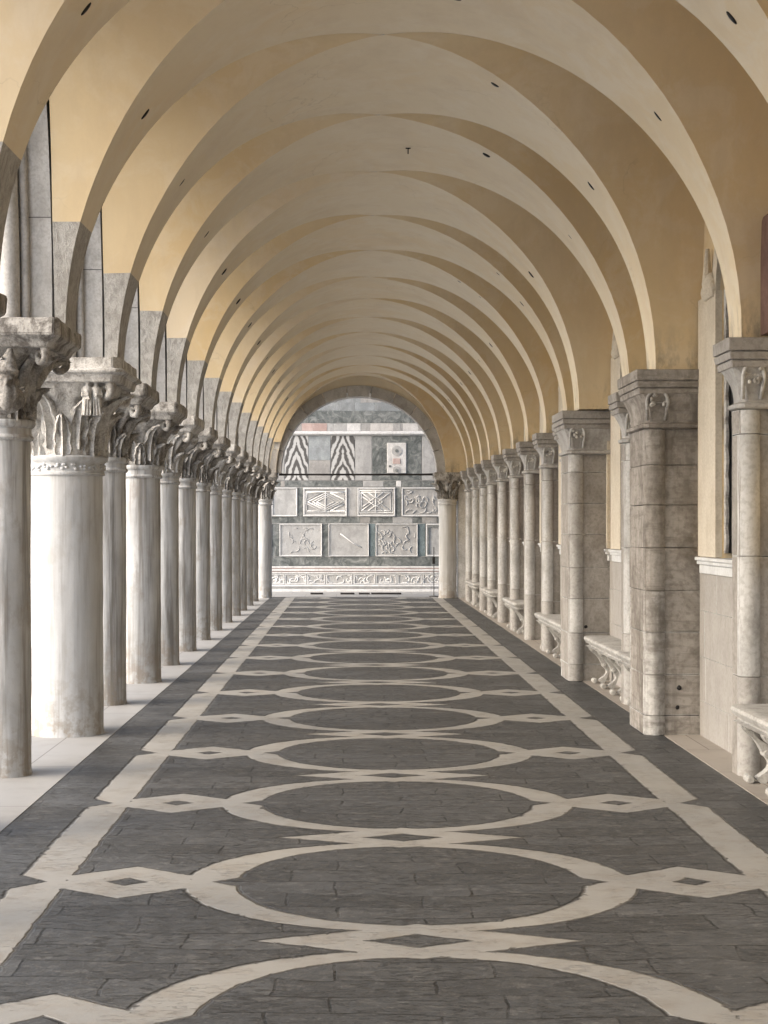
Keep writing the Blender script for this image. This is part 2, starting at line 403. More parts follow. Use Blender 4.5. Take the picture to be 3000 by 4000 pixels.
# one iron hook and a few odd holes near the crown
bm = B(); tube(bm, [(0, 0, .06), (0, 0, -.05)], .010, 6); tube(bm, [(-.045, 0, .05), (.045, 0, .05)], .011, 6)
o = obj('hook', bm, 'iron', vault); o.location = (.62, 17.6, 6.14); o.scale = (.62, .62, .62)
for (n, s_, dy) in ((1, .40, -.62), (2, .42, -.60), (5, .50, -.62), (5, .62, -.5), (4, .64, -.42), (0, .2, .1)):
    x = XC + (xr(n) - XC) * s_; y = yn(n) + dy; bm = B(); ball(bm, (0, 0, 0), (.05, .03, .014), 2)
    o = obj('slot', bm, 'dark', vault, smooth=True); o.location = (x, y, zarc(y, s_)); o.rotation_euler = (0, math.atan2(rise(y) * s_ / math.sqrt(1 - s_ * s_), xr(n) - XC), .4)

# ---------------------------------------------------------------- unseen storey slab above the vault, added to block the sky
bm = B(); box(bm, -3.25, 7, -6, yn(13) + .5, 6.75, 9.5); up = obj('sky_block_storey', bm, 'arch')
tag(up, 'unseen palace storey on top of the arcade and vault, added to block the sky', 'building')

# ---------------------------------------------------------------- left arcade wall
arc = thing('arcade_wall', 'grey stone arcade wall of tall arches carried by the left columns', 'wall')
XO = -3.22
for n in range(FIRST, LAST):
    c = mid(n); h = hw(n) + .02; Rr = rise(c) - .08; zb = 3.572
    cur = [(c + h * q, zb + (Rr - .05) * math.sqrt(max(0, 1 - q * q))) for q in sspan(-1, 1, 48)]
    y0, y1 = yn(n) + .0, yn(n + 1) - .002
    bm = B()
    # soffit, stepped: inner order, then a lower roll
    nt_ = len(cur)
    def strip(x0, x1, off0=0, off1=0):
        grid(bm, [[(x0, p[0], p[1] + off0), (x1, p[0], p[1] + off1)] for p in cur])
    strip(XARC - .022, XO)
    fs = []
    for x in (XARC - .021, XO):
        L = [bm.verts.new((x, p[0], p[1])) for p in cur]; T = [bm.verts.new((x, y0 + (y1 - y0) * i / (nt_ - 1), 6.76)) for i in range(nt_)]
        for i in range(nt_ - 1): fs.append(bm.faces.new((L[i], L[i + 1], T[i + 1], T[i])))
        for yy, i in ((y0, 0), (y1, nt_ - 1)):
            a = bm.verts.new((x, yy, zb)); fs.append(bm.faces.new((L[i], T[i], a) if i == 0 else (L[i], a, T[i])))
    a_ = obj('arch', bm, 'arch', arc); autosmooth(a_, 40)
    for xx, rr, dz in ((-2.59, .035, .015), (-2.71, .085, .06), (-2.95, .09, .06)):
        bm = B(); ctr = [(xx, c + (p[0] - c) * (1 - dz / h * .9), p[1] - dz) for p in cur]
        tube(bm, ctr, rr, 12); obj('moulding', bm, 'arch', a_, smooth=True)
    # voussoir joints: thin dark bands let into the soffit
    for k in (5, 11, 17, 31, 37, 43):
        p, q = cur[k], cur[k + 1]; d = Vector((0, q[0] - p[0], q[1] - p[1])).normalized(); nn = Vector((0, d.z, -d.y))
        if nn.z > 0 : nn = -nn
        nn = Vector((0, (c - p[0]), 0)).normalized() if abs(c - p[0]) > .6 else nn
        bm = B(); w_ = d * .0035; P = Vector((0, p[0], p[1])) + nn * .0025
        grid(bm, [[Vector((XARC - .02, 0, 0)) + P - w_, Vector((XO, 0, 0)) + P - w_], [Vector((XARC - .02, 0, 0)) + P + w_, Vector((XO, 0, 0)) + P + w_]])
        obj('joint', bm, 'metal', a_)

# ---------------------------------------------------------------- left columns
def leaf(bm, a, r0, z0, h, w0, out, seed, thick=.022, droop=.22):
    rnd = random.Random(seed); U, V = 10, 16; rowsf, rowsb = [], []
    k1, k2 = rnd.uniform(.85, 1.15), rnd.uniform(.9, 1.1); ph = rnd.uniform(0, 6)
    for j in range(V + 1):
        v = j / V
        lob = .80 + .20 * abs(math.sin(v * math.pi * 3.5 + .4))
        wd = w0 * k2 * lob * (math.sin(math.pi * min(1, .22 + .78 * v)) ** .55 if v > .02 else .75) * (1 - .35 * v)
        c = r0(v * h + z0) + .012 + out * k1 * v ** 2.6
        zz = z0 + h * k2 * (v - droop * max(0, v - .72) ** 1.3 * 3)
        rf, rb = [], []
        for i in range(U + 1):
            u = -1 + 2 * i / U
            rad = c + .034 * math.cos(u * math.pi * 3) * (1 - .3 * v) - .030 * u * u + .018 * abs(u) ** 3 * math.sin(v * 20 + ph)
            aa = a + u * wd / max(.15, c)
            for lst, rr in ((rf, rad), (rb, rad - thick - .03 * (1 - v))):
                lst.append((rr * math.cos(aa), rr * math.sin(aa), zz + .012 * math.sin(u * 7 + ph)))
        rowsf.append(rf); rowsb.append(rb)
    grid(bm, rowsf); grid(bm, rowsb, True)
    def edge(A, Bv): grid(bm, [A, Bv])
    edge([r[0] for r in rowsf], [r[0] for r in rowsb]); edge([r[-1] for r in rowsb], [r[-1] for r in rowsf]); edge(rowsb[-1], rowsf[-1])
def sqr(a, hw_, rd, sq):            # radius at angle a of a shape between a circle (sq 0) and a square of half width hw_
    c, s_ = abs(math.cos(a)), abs(math.sin(a)); p = 2 + sq * 7
    return hw_ / ((c ** p + s_ ** p) ** (1 / p)) * (1 - sq) + sq * min(hw_ / max(c, s_), hw_ * 1.22)
def capital_bm(rs, hwid, z0, z1, seed, n=8, tall=.48):
    bm = B(); rnd = random.Random(seed); H = z1 - z0
    def bell(z):
        t = min(1, max(0, (z - z0) / H)); return rs * 1.02 + (hwid * .86 - rs) * (t ** 3.2)
    rows = []; NV, NA = 40, 96
    for j in range(NV + 1):
        t = j / NV; z = z0 + H * t; row = []
        for i in range(NA + 1):
            a = 2 * math.pi * i / NA
            sq = max(0, (t - .70) / .30)
            rr = bell(z) if sq == 0 else bell(z) * (1 - sq) + sq * sqr(a, hwid * .80, 0, sq)
            rr += .018 * math.cos(a * n * 2 + 1) * math.sin(math.pi * t)
            row.append((rr * math.cos(a), rr * math.sin(a), z))
        rows.append(row)
    fs = grid(bm, rows)
    off = rnd.uniform(0, .4)
    for k in range(n): leaf(bm, off + 2 * math.pi * k / n, bell, z0 + .005, H * tall, rs * .44, H * .17, seed * 31 + k, .034, .20)
    for k in range(n): leaf(bm, off + 2 * math.pi * (k + .5) / n, bell, z0 + H * .10, H * .78, rs * .50, H * .23, seed * 57 + k, .046, .22)
    # curled volutes at the four corners and a boss on every face
    for k in range(4):
        a = math.pi / 4 + k * math.pi / 2; u = Vector((math.cos(a), math.sin(a), 0)); tn = Vector((-u.y, u.x, 0))
        base = u * hwid * 1.02 + Vector((0, 0, z1 - H * .17)); pts = []; rad = []
        for i in range(26):
            th = i / 25 * 4.2 * math.pi / 1.4; rr_ = H * .155 * (1 - i / 30)
            pts.append(base + u * (-math.cos(th) * rr_ - .02) + Vector((0, 0, math.sin(th) * rr_))); rad.append(.045 * H / .8 * (1.2 - i / 40))
        tube(bm, [base - u * hwid * .62 + Vector((0, 0, -H * .42)), base - u * hwid * .40 + Vector((0, 0, -H * .18))] + pts, [.03, .04] + rad, 8)
    bm.verts.ensure_lookup_table()
    for k in range(4):
        a = k * math.pi / 2; u = Vector((math.cos(a), math.sin(a), 0)); tn = Vector((-u.y, u.x, 0))
        for q in range(0):
            p = u * hwid * rnd.uniform(.80, .93) + tn * hwid * rnd.uniform(-.55, .55) + Vector((0, 0, z1 - H * rnd.uniform(.06, .36)))
            ball(bm, p, tuple(H * rnd.uniform(.045, .10) for _ in range(3)), 2)
    bmesh.ops.recalc_face_normals(bm, faces=list(bm.faces))
    roughen(bm, .011, 9, seed); roughen(bm, .007, 34, seed)
    return bm
def loft_sq(bm, prof, cut=.18, cx=0, cy=0, sx=1, sy=1):
    """stack of eight sided outlines: half width, height"""
    rows = []
    for (h, z) in prof:
        c = h * (1 - cut)
        rows.append([bm.verts.new((cx + x * sx, cy + y * sy, z)) for x, y in ((h, -c), (h, c), (c, h), (-c, h), (-h, c), (-h, -c), (-c, -h), (c, -h))])
    fs = []
    for j in range(len(rows) - 1):
        for i in range(8): fs.append(bm.faces.new((rows[j][i], rows[j][(i + 1) % 8], rows[j + 1][(i + 1) % 8], rows[j + 1][i])))
    fs += [bm.faces.new(rows[0][::-1]), bm.faces.new(rows[-1])]
    return fs
def make_column(rs, hab, zc, ztop, seed, shaft_mat, cap_mat, leaves=8, thick=False):
    root = bpy.data.objects.new('column', None); C.objects.link(root)
    bm = B(); rn = random.Random(seed)
    prof = [(rs * (1.012 - .03 * t) + (.010 if t < .012 else 0), (zc - .16) * t) for t in [i / 40 for i in range(41)]]
    lathe(bm, prof, seg=72, fn=lambda a, z: .006 * noise.noise(Vector((math.cos(a) * 2, math.sin(a) * 2, z * 1.3 + seed))) + .004 * noise.noise(Vector((math.cos(a) * 9, math.sin(a) * 9, z * 6))))
    obj('shaft', bm, shaft_mat, root, smooth=True)
    bm = B(); r = rs * .985
    if thick:
        pr = [(r, zc - .19), (r + .022, zc - .185), (r + .026, zc - .165), (r + .014, zc - .155), (r + .014, zc - .075), (r + .024, zc - .065), (r + .05, zc - .045), (r + .055, zc - .015), (r + .03, zc), (r * .8, zc)]
        lathe(bm, pr, seg=96); L = len(bm.verts)
        for k in range(26):                       # carved leaf band
            a = 2 * math.pi * k / 26
            for q in range(4):
                aa = a + rn.uniform(-.09, .09); p = Vector(((r + .016) * math.cos(aa), (r + .016) * math.sin(aa), zc - .115 + rn.uniform(-.028, .028)))
                ball(bm, p, (.022, .022, .014), 1)
    else:
        pr = [(r, zc - .17), (r + .016, zc - .165), (r + .026, zc - .145), (r + .016, zc - .125), (r + .008, zc - .12), (r + .008, zc - .07), (r + .03, zc - .055), (r + .042, zc - .03), (r + .035, zc - .006), (r + .0, zc), (r * .8, zc)]
        lathe(bm, pr, seg=72)
    autosmooth(obj('collar', bm, shaft_mat, root), 50)
    hb = .17
    bm = capital_bm(rs, hab, zc - .01, ztop - hb, seed, leaves, .62 if thick else .48); autosmooth(obj('capital', bm, cap_mat, root), 60)
    bm = B()
    if thick: loft_sq(bm, [(hab * .90, ztop - hb - .06), (hab * .92, ztop - hb + .01), (hab * 1.0, ztop - hb + .03), (hab * 1.0, ztop - hb + .055), (hab * .93, ztop - hb + .07), (hab * .93, ztop)], .12)
    else: loft_sq(bm, [(hab * .86, ztop - hb - .05), (hab * .9, ztop - hb), (hab * .98, ztop - hb + .03), (hab, ztop - hb + .045), (hab, ztop - .015), (hab * .985, ztop)], .07)
    bmesh.ops.bevel(bm, geom=list(bm.edges), offset=.008, segments=2, affect='EDGES'); 
    bmesh.ops.subdivide_edges(bm, edges=[e for e in bm.edges if e.calc_length() > .2], cuts=6, use_grid_fill=True)
    roughen(bm, .008, 5, seed)
    autosmooth(obj('abacus', bm, cap_mat, root), 30)
    return root
GC = 'columns along the open side of the walk'
protos = [make_column(.245, .57, 2.78, 3.57, 11, 'shaft', 'capital'), make_column(.245, .56, 2.78, 3.57, 23, 'shaft', 'capital_dark', 7), make_column(.245, .57, 2.78, 3.57, 5, 'shaft', 'capital_dark', 9)]
fat = make_column(.352, .655, 2.68, 3.58, 8, 'shaft_clean', 'capital', 8, True)
stout = make_column(.29, .58, 2.79, 3.57, 17, 'shaft', 'capital_dark', 8)
near = make_column(.235, .56, 2.86, 3.62, 31, 'shaft', 'capital_dark', 7)
endc = make_column(.25, .42, 2.78, 3.52, 41, 'shaft_clean', 'capital_dark', 7)
fat.location = (-2.765, yn(1), 0); tag(fat, 'thickest white column, carved leaf band under its big foliage capital', 'column', GC)
stout.location = (-2.755, yn(3), 0); tag(stout, 'stout white column, second beyond the thickest one, dark crowded leaf capital', 'column', GC)
near.location = (-2.83, yn(0), 0); tag(near, 'column at the left picture edge in front of the thickest one, bearded head on capital', 'column', GC)
endc.location = (-2.50, yn(13), 0); tag(endc, 'left column carrying the far end arch', 'column', 'columns under the far end arch')
e2 = copy_tree(endc); e2.location = (2.70, yn(13), 0); e2.rotation_euler.z = R(90); tag(e2, 'right column carrying the far end arch, beside the thin metal post', 'column', 'columns under the far end arch')
words_ = {-1: 'nearest left column, only its dark capital edge shows in the photo', 2: 'slim column just beyond the thickest column, half hidden behind it',
    4: 'slim column just beyond the stout second thick column', 5: 'second slim column beyond the stout column with crowded leaf capital', 6: 'third slim column beyond the stout column with crowded leaf capital',
    7: 'fourth slim column beyond the stout column, streaked grey shaft', 8: 'fifth slim column beyond the stout column, narrow strip visible', 9: 'fourth slim column before the left end arch column',
    10: 'third slim column before the left end arch column', 11: 'second slim column before the left end arch column', 12: 'slim column right before the left end arch column, almost hidden'}
used = set()
rc = random.Random(4)
for n in range(-5, 13):
    if n in (0, 1, 3): continue
    k = (n * 7 + 2) % 3; o = protos[k] if k not in used else copy_tree(protos[k]); used.add(k)
    o.location = (-2.755 - {2: .04, -1: .15}.get(n, 0), yn(n), 0); o.rotation_euler.z = R(90 * rc.randint(0, 3))
    if n in words_: tag(o, words_[n], 'column', GC)
    else: tag(o, 'column of the arcade standing behind the camera', 'column', GC)

# carved figures on the two nearest capitals
def figure(name, parent, fill, loc, rz, vox=.012, mat='capital'):
    bm = B(); fill(bm); o = obj(name, bm, mat, parent); o.location = loc; o.rotation_euler.z = rz
    md = o.modifiers.new('merge', 'REMESH'); md.mode = 'VOXEL'; md.voxel_size = vox; md.use_smooth_shade = True
    return o
def cone(bm, a, b, r0, r1): tube(bm, [a, tuple(Vector(a).lerp(Vector(b), .5)), b], [r0, (r0 + r1) / 2, r1], 12)
def bearded(bm):       # faces -Y
    ball(bm, (0, 0, 0), (.085, .10, .115), 3); cone(bm, (0, .0, .075), (.03, -.01, .27), .10, .02); ball(bm, (0, -.0, .085), (.105, .11, .03), 2)
    ball(bm, (0, -.105, -.005), (.018, .03, .035), 2)
    for sx in (-1, 1): ball(bm, (sx * .038, -.085, .028), (.022, .018, .012), 2); ball(bm, (sx * .085, 0, 0), (.02, .03, .04), 2); ball(bm, (sx * .05, -.06, -.10), (.045, .045, .09), 2)
    ball(bm, (0, -.075, -.12), (.06, .05, .11), 2); ball(bm, (0, -.10, -.05), (.035, .02, .012), 2); ball(bm, (0, .06, -.12), (.15, .08, .12), 2)
def couple(bm):
    for sx in (-1, 1):
        x = sx * .058
        ball(bm, (x, -.015, .235), (.046, .050, .056), 3); ball(bm, (x, -.068, .228), (.011, .016, .016), 2); ball(bm, (x, .012, .25), (.052, .05, .048), 3)
        cone(bm, (x, 0, .20), (x, .0, .14), .026, .032); ball(bm, (x * 1.1, 0, .115), (.072, .05, .045), 3)
        cone(bm, (x * 1.1, .0, .12), (x * 1.25, .0, -.25), .058, .066)
        tube(bm, [(x + sx * .058, 0, .11), (x + sx * .075, -.03, .02), (x - sx * .01, -.072, .03)], [.026, .023, .018], 8)
        for q in range(3): tube(bm, [(x + (q - 1) * .035, -.055, -.03), (x * 1.15 + (q - 1) * .045, -.068, -.25)], .011, 6)
figure('carved_head', near, bearded, (.14, -.46, 3.12), R(12), mat='capital_dark')
fg = figure('carved_figure', fat, couple, (.33, -.52, 3.21), R(18), vox=.009); fg.scale = (.68, .68, .68)

# ---------------------------------------------------------------- right hand supports
def support(name, x0, yf, dep, r, course, seed, cut, mat, zc=3.0, zt=3.5, over=.11, dark=None):
    tn_ = lambda z, rn: (dark(z) * .75 + rn.random() * .3) if dark else rn.random() ** 1.8 * .7
    root = bpy.data.objects.new(name, None); C.objects.link(root); root.location = (x0, yf, 0); rn = random.Random(seed)
    xw = XWALL - x0 + .02
    zs_ = [0]; z = cut
    while z < zc - .12: zs_.append(z); z += course * rn.uniform(.94, 1.06)
    zs_.append(zc - .06)
    bm = B()
    for a, b in zip(zs_, zs_[1:]):
        t = tn_((a + b) / 2, rn); j = lambda: rn.uniform(-.003, .003)
        box(bm, 0 + j(), xw, r * .55 + j(), dep + j(), a + .0025, b - .0025, .006, 2, t)
    if len(zs_) > 3:
        bmesh.ops.subdivide_edges(bm, edges=[e for e in bm.edges if e.calc_length() > .15], cuts=4, use_grid_fill=True); roughen(bm, .004, 6, seed)
    autosmooth(obj('pilaster', bm, mat, root), 30)
    for yc in ((r, ) if dep < .4 else (r, dep - r * .45)):
        bm = B()
        for a, b in zip(zs_, zs_[1:]):
            t = tn_((a + b) / 2, rn); rr = r + rn.uniform(-.002, .002)
            fs = lathe(bm, [(rr - .006, a + .002), (rr, a + .008), (rr, b - .008), (rr - .006, b - .002)], r * .97, yc, 40); paint(bm, fs, t)
        autosmooth(obj('corner_shaft', bm, mat, root), 40)
    # capital: ring, flaring bell with a hollow shell in it, three stepped mouldings
    bm = B()
    def lay(zz, e, c_=.03):
        x_a, y_a, y_b = -e, -e + .0, dep + e
        return [(x_a + c_, y_a), (xw, y_a), (xw, y_b), (x_a + c_, y_b), (x_a, y_b - c_), (x_a, y_a + c_)]
    lv = [(zc - .06, .012, .05), (zc - .05, .035, .06), (zc - .02, .038, .06), (zc - .01, .015, .06), (zc, .0, .06)]
    for i in range(9):
        t = i / 8; lv.append((zc + .01 + (zt - zc - .22) * t, over * .75 * t ** 2.2, .06 - .03 * t))
    rows = [[bm.verts.new((p[0], p[1], zz)) for p in lay(zz, e, c_)] for zz, e, c_ in lv]
    for j in range(len(rows) - 1):
        for i in range(6): bm.faces.new((rows[j][i], rows[j][(i + 1) % 6], rows[j + 1][(i + 1) % 6], rows[j + 1][i]))
    bm.faces.new(rows[-1]); bm.faces.new(rows[0][::-1])
    bmesh.ops.recalc_face_normals(bm, faces=list(bm.faces))
    paint(bm, list(bm.faces), .45 if dark is None else 1.0)
    cp = autosmooth(obj('capital', bm, mat, root), 35)
    hc = zt - zc
    bm = B(); pts = []
    R0 = max(.07, r * .95)
    for i in range(17):
        a = math.pi * i / 16; pts.append((r * .95 - math.cos(a) * R0 * 1.0 , -over * .55 - .005, zc + .10 + hc * .16 + math.sin(a) * hc * .26))
    pts = [(pts[0][0] + .015, -.005, zc + .02)] + pts + [(pts[-1][0] - .015, -.005, zc + .02)]
    tube(bm, pts, .016, 8); obj('shell_rim', bm, mat, cp, smooth=True)
    bm = B(); rows = []
    for j in range(9):
        ph = j / 8 * math.pi / 2; rows.append([(r * .95 + math.cos(math.pi * i / 16) * R0 * math.cos(ph) * .95, -over * .50 - .004 + R0 * .8 * math.sin(ph) * .35, zc + .10 + hc * .16 + math.sin(math.pi * i / 16) * hc * .25 * math.cos(ph)) for i in range(17)])
    grid(bm, rows); 
    for q in range(5): ball(bm, (r * .95 + rn.uniform(-.6, .6) * R0, -over * .62, zc + .12 + rn.uniform(.05, .75) * hc * .4), (rn.uniform(.012, .03), .02, rn.uniform(.015, .03)), 2)
    roughen(bm, .008, 18, seed)
    obj('carved_shell', bm, 'capital', cp, smooth=True)
    bm = B(); z = zt - .235
    for (h_, e0, e1) in ((.05, .72, .80), (.012, .70, .70), (.055, .86, .95), (.012, .82, .82), (.10, .98, 1.0)):
        A = [bm.verts.new((p[0], p[1], z)) for p in lay(z, over * e0, .008)]; T = [bm.verts.new((p[0], p[1], z + h_)) for p in lay(z, over * e1, .008)]
        for i in range(6): bm.faces.new((A[i], A[(i + 1) % 6], T[(i + 1) % 6], T[i]))
        bm.faces.new(A[::-1]); bm.faces.new(T); z += h_ + .0005
    bmesh.ops.recalc_face_normals(bm, faces=list(bm.faces))
    bmesh.ops.bevel(bm, geom=[e for e in bm.edges if e.calc_length() > .03], offset=.004, segments=1, affect='EDGES')
    paint(bm, list(bm.faces), .85 if dark is None else 1.25)
    obj('abacus', bm, mat, root)
    return root
GP = 'attached supports along the inner wall'
p1 = support('pier', 2.81, 15.27, .88, .105, .405, 3, .19, 'pier', dark=lambda z: min(1, max(0, (z - .7) / .9)) * (1 if z < 2.6 else .8)); tag(p1, 'big stained block pier with two dark holes low on its face', 'pier', 'block piers of the inner wall')
p3 = support('pier', 2.81, 20.64, .82, .10, .42, 8, .22, 'halfcol'); tag(p3, 'cleaner block pier beyond the stained one, single dark hole above the bench', 'pier', 'block piers of the inner wall')
for pr_, spots in ((p1, ((.33, .055, .455), (.315, .055, .265))), (p3, ((.22, .053, .705),))):
    for (x, y, z) in spots:
        bm = B(); ball(bm, (0, 0, 0), (.022, .010, .022), 2); roughen(bm, .006, 30, int(x * 100)); o = obj('hole', bm, 'dark', pr_, smooth=True); o.location = (x, y, z)
small = support('engaged_column', 3.07, yn(0) - .17, .30, .090, .95, 5, .8, 'halfcol', 3.0, 3.5, .13)
sw = {-1: 'attached wall column beside the camera, outside the picture', 0: 'nearest attached wall column, bench starting at its foot', 2: 'slender attached column between the two block piers',
    4: 'attached wall column right behind the cleaner block pier', 5: 'attached column standing on the first bench beyond the cleaner pier', 6: 'attached column reaching the floor beyond the first far bench',
    7: 'attached column over the second bench beyond the cleaner pier', 8: 'attached column between the second and third far benches', 9: 'attached column over the third bench beyond the cleaner pier',
    10: 'attached column reaching the floor beyond the third far bench', 11: 'attached column over the farthest bench', 12: 'farthest attached wall column, before the right end arch column'}
first = True
for n in range(-5, 13):
    if n in (1, 3): continue
    o = small if first else copy_tree(small); first = False
    o.location = (3.10 if n == 0 else 3.06, yn(n) - .17, 0)
    tag(o, sw.get(n, 'attached wall column behind the camera'), 'column', GP)

# ---------------------------------------------------------------- inner wall with windows
pw = thing('palace_wall', 'inner palace wall with pale stone base, ochre plaster and gothic windows', 'wall')
def win_bounds(n): return yn(n) + .50, yn(n) + 1.59
edges = []
bm = B(); ZSILL = 1.66
rd = random.Random(6)
for z0_, z1_ in ((.002, .34), (.343, .76), (.763, 1.20), (1.203, ZSILL)):
    y = -6
    while y < yn(13) + .3:
        y2 = min(yn(13) + .3, y + rd.uniform(1.1, 1.9)); box(bm, XWALL + rd.uniform(-.002, .002), XWALL + .5, y + .001, y2 - .001, z0_, z1_, .002, 1, rd.random() * .35); y = y2
obj('base_course', bm, 'dado', pw)
bm = B(); ys = [-6]
for n in range(0, 12): a, b = win_bounds(n); ys += [a, b]
ys.append(yn(13) + .3)
ZW = 4.15
for i in range(0, len(ys), 2): box(bm, XWALL, XWALL + .5, ys[i], ys[i + 1], ZSILL + .0015, 6.75)
for n in range(0, 12):
    a, b = win_bounds(n); c = (a + b) / 2; h = (b - a) / 2
    poly = [(a, 6.75), (a, ZW)] + [(c + h * q, ZW + 1.0 * (1 - abs(q) ** 1.7)) for q in [-1 + i / 8 for i in range(1, 16)]] + [(b, ZW), (b, 6.75)]
    prism(bm, poly, 'x', XWALL, XWALL + .5)
obj('plaster_face', bm, 'ochre', pw)
for n in range(0, 12):
    a, b = win_bounds(n); c = (a + b) / 2; h = (b - a) / 2
    fr = None; bm = B(); wj = .17
    for yy0, yy1 in ((b - .002, b + wj + .55), (a - wj - .3, a + .002)):
        box(bm, XWALL - .045, XWALL + .02, yy0, yy1, ZSILL + .06, ZW, .006)
    inn = [(c + h * q, ZW + 1.0 * (1 - abs(q) ** 1.7)) for q in [-1 + i / 10 for i in range(21)]]
    out = [(c + (h + wj) * q, ZW + 1.26 * (1 - abs(q) ** 1.7)) for q in [-1 + i / 10 for i in range(21)]]
    for i in range(20): prism(bm, [inn[i], inn[i + 1], out[i + 1], out[i]], 'x', XWALL - .045, XWALL + .018)
    for yy0, yy1 in ((b + .04, b + wj + .2), (a - wj - .2, a - .04)):
        for k in range(7): ball(bm, (XWALL - .05, yy0 + (yy1 - yy0) * (k + .5) / 7, ZW + .02 + .08 * (k % 2)), (.05, .06, .08), 2)
    tube(bm, [(XWALL - .05, b + wj + .12, ZW + .1), (XWALL - .05, b + wj + .12, ZW + .42)], [.05, .02], 8)
    fr = obj('window_frame', bm, 'jamb', pw)
    bm = B(); box(bm, XWALL + .075, XWALL + .11, a - .05, b + .05, ZSILL + .1, ZW + 1.1); obj('pane', bm, 'dark', fr)
    # cusped stone edge of the reveal and iron grille
    bm = B()
    for yy, sg in ((b, -1), (a, 1)):
        poly = []; K = 10
        for k in range(K * 6 + 1):
            zz = ZSILL + .1 + (ZW - ZSILL - .1) * k / (K * 6); poly.append((yy + sg * (.055 + .045 * abs(math.sin(math.pi * k / 6))), zz))
        poly = [(yy, ZSILL + .1)] + poly + [(yy, ZW)]
        prism(bm, poly, 'x', XWALL + .035, XWALL + .06)
    obj('cusped_edge', bm, 'pier', fr)
    bm = B()
    for k in range(7): yy = a + (b - a) * (k + .5) / 7; tube(bm, [(XWALL + .066, yy, ZSILL + .1), (XWALL + .066, yy, ZW + .9)], .006, 6)
    for k in range(9): zz = ZSILL + .25 + .36 * k; tube(bm, [(XWALL + .066, a, zz), (XWALL + .066, b, zz)], .006, 6)
    obj('grille', bm, 'iron', fr)
    bm = B()
    for (e, z0, z1) in ((.055, ZSILL - .015, ZSILL + .02), (.075, ZSILL + .022, ZSILL + .055), (.03, ZSILL - .10, ZSILL - .018)):
        box(bm, XWALL - e, XWALL + .25, a - .50, b + .73, z0, z1, .008)
    obj('sill', bm, 'dado', fr)
    if n >= 2:
        bm = B(); box(bm, XWALL - .03, XWALL + .01, b + wj + .555, b + wj + .66, ZSILL + .06, 3.4, .004); obj('red_border', bm, 'red', fr)
# red marble door surround close to the camera
bm = B()
poly = [(9.6, 3.515), (12.66, 3.515), (12.66, 4.30)] + [(12.66 - .10 * (1 - math.cos(a)), 4.30 + .14 * math.sin(a)) for a in [math.pi / 2 * i / 6 for i in range(1, 7)]] + [(9.6, 4.44)]
prism(bm, poly, 'x', XWALL - .10, XWALL + .01); obj('red_lintel', bm, 'red', pw)

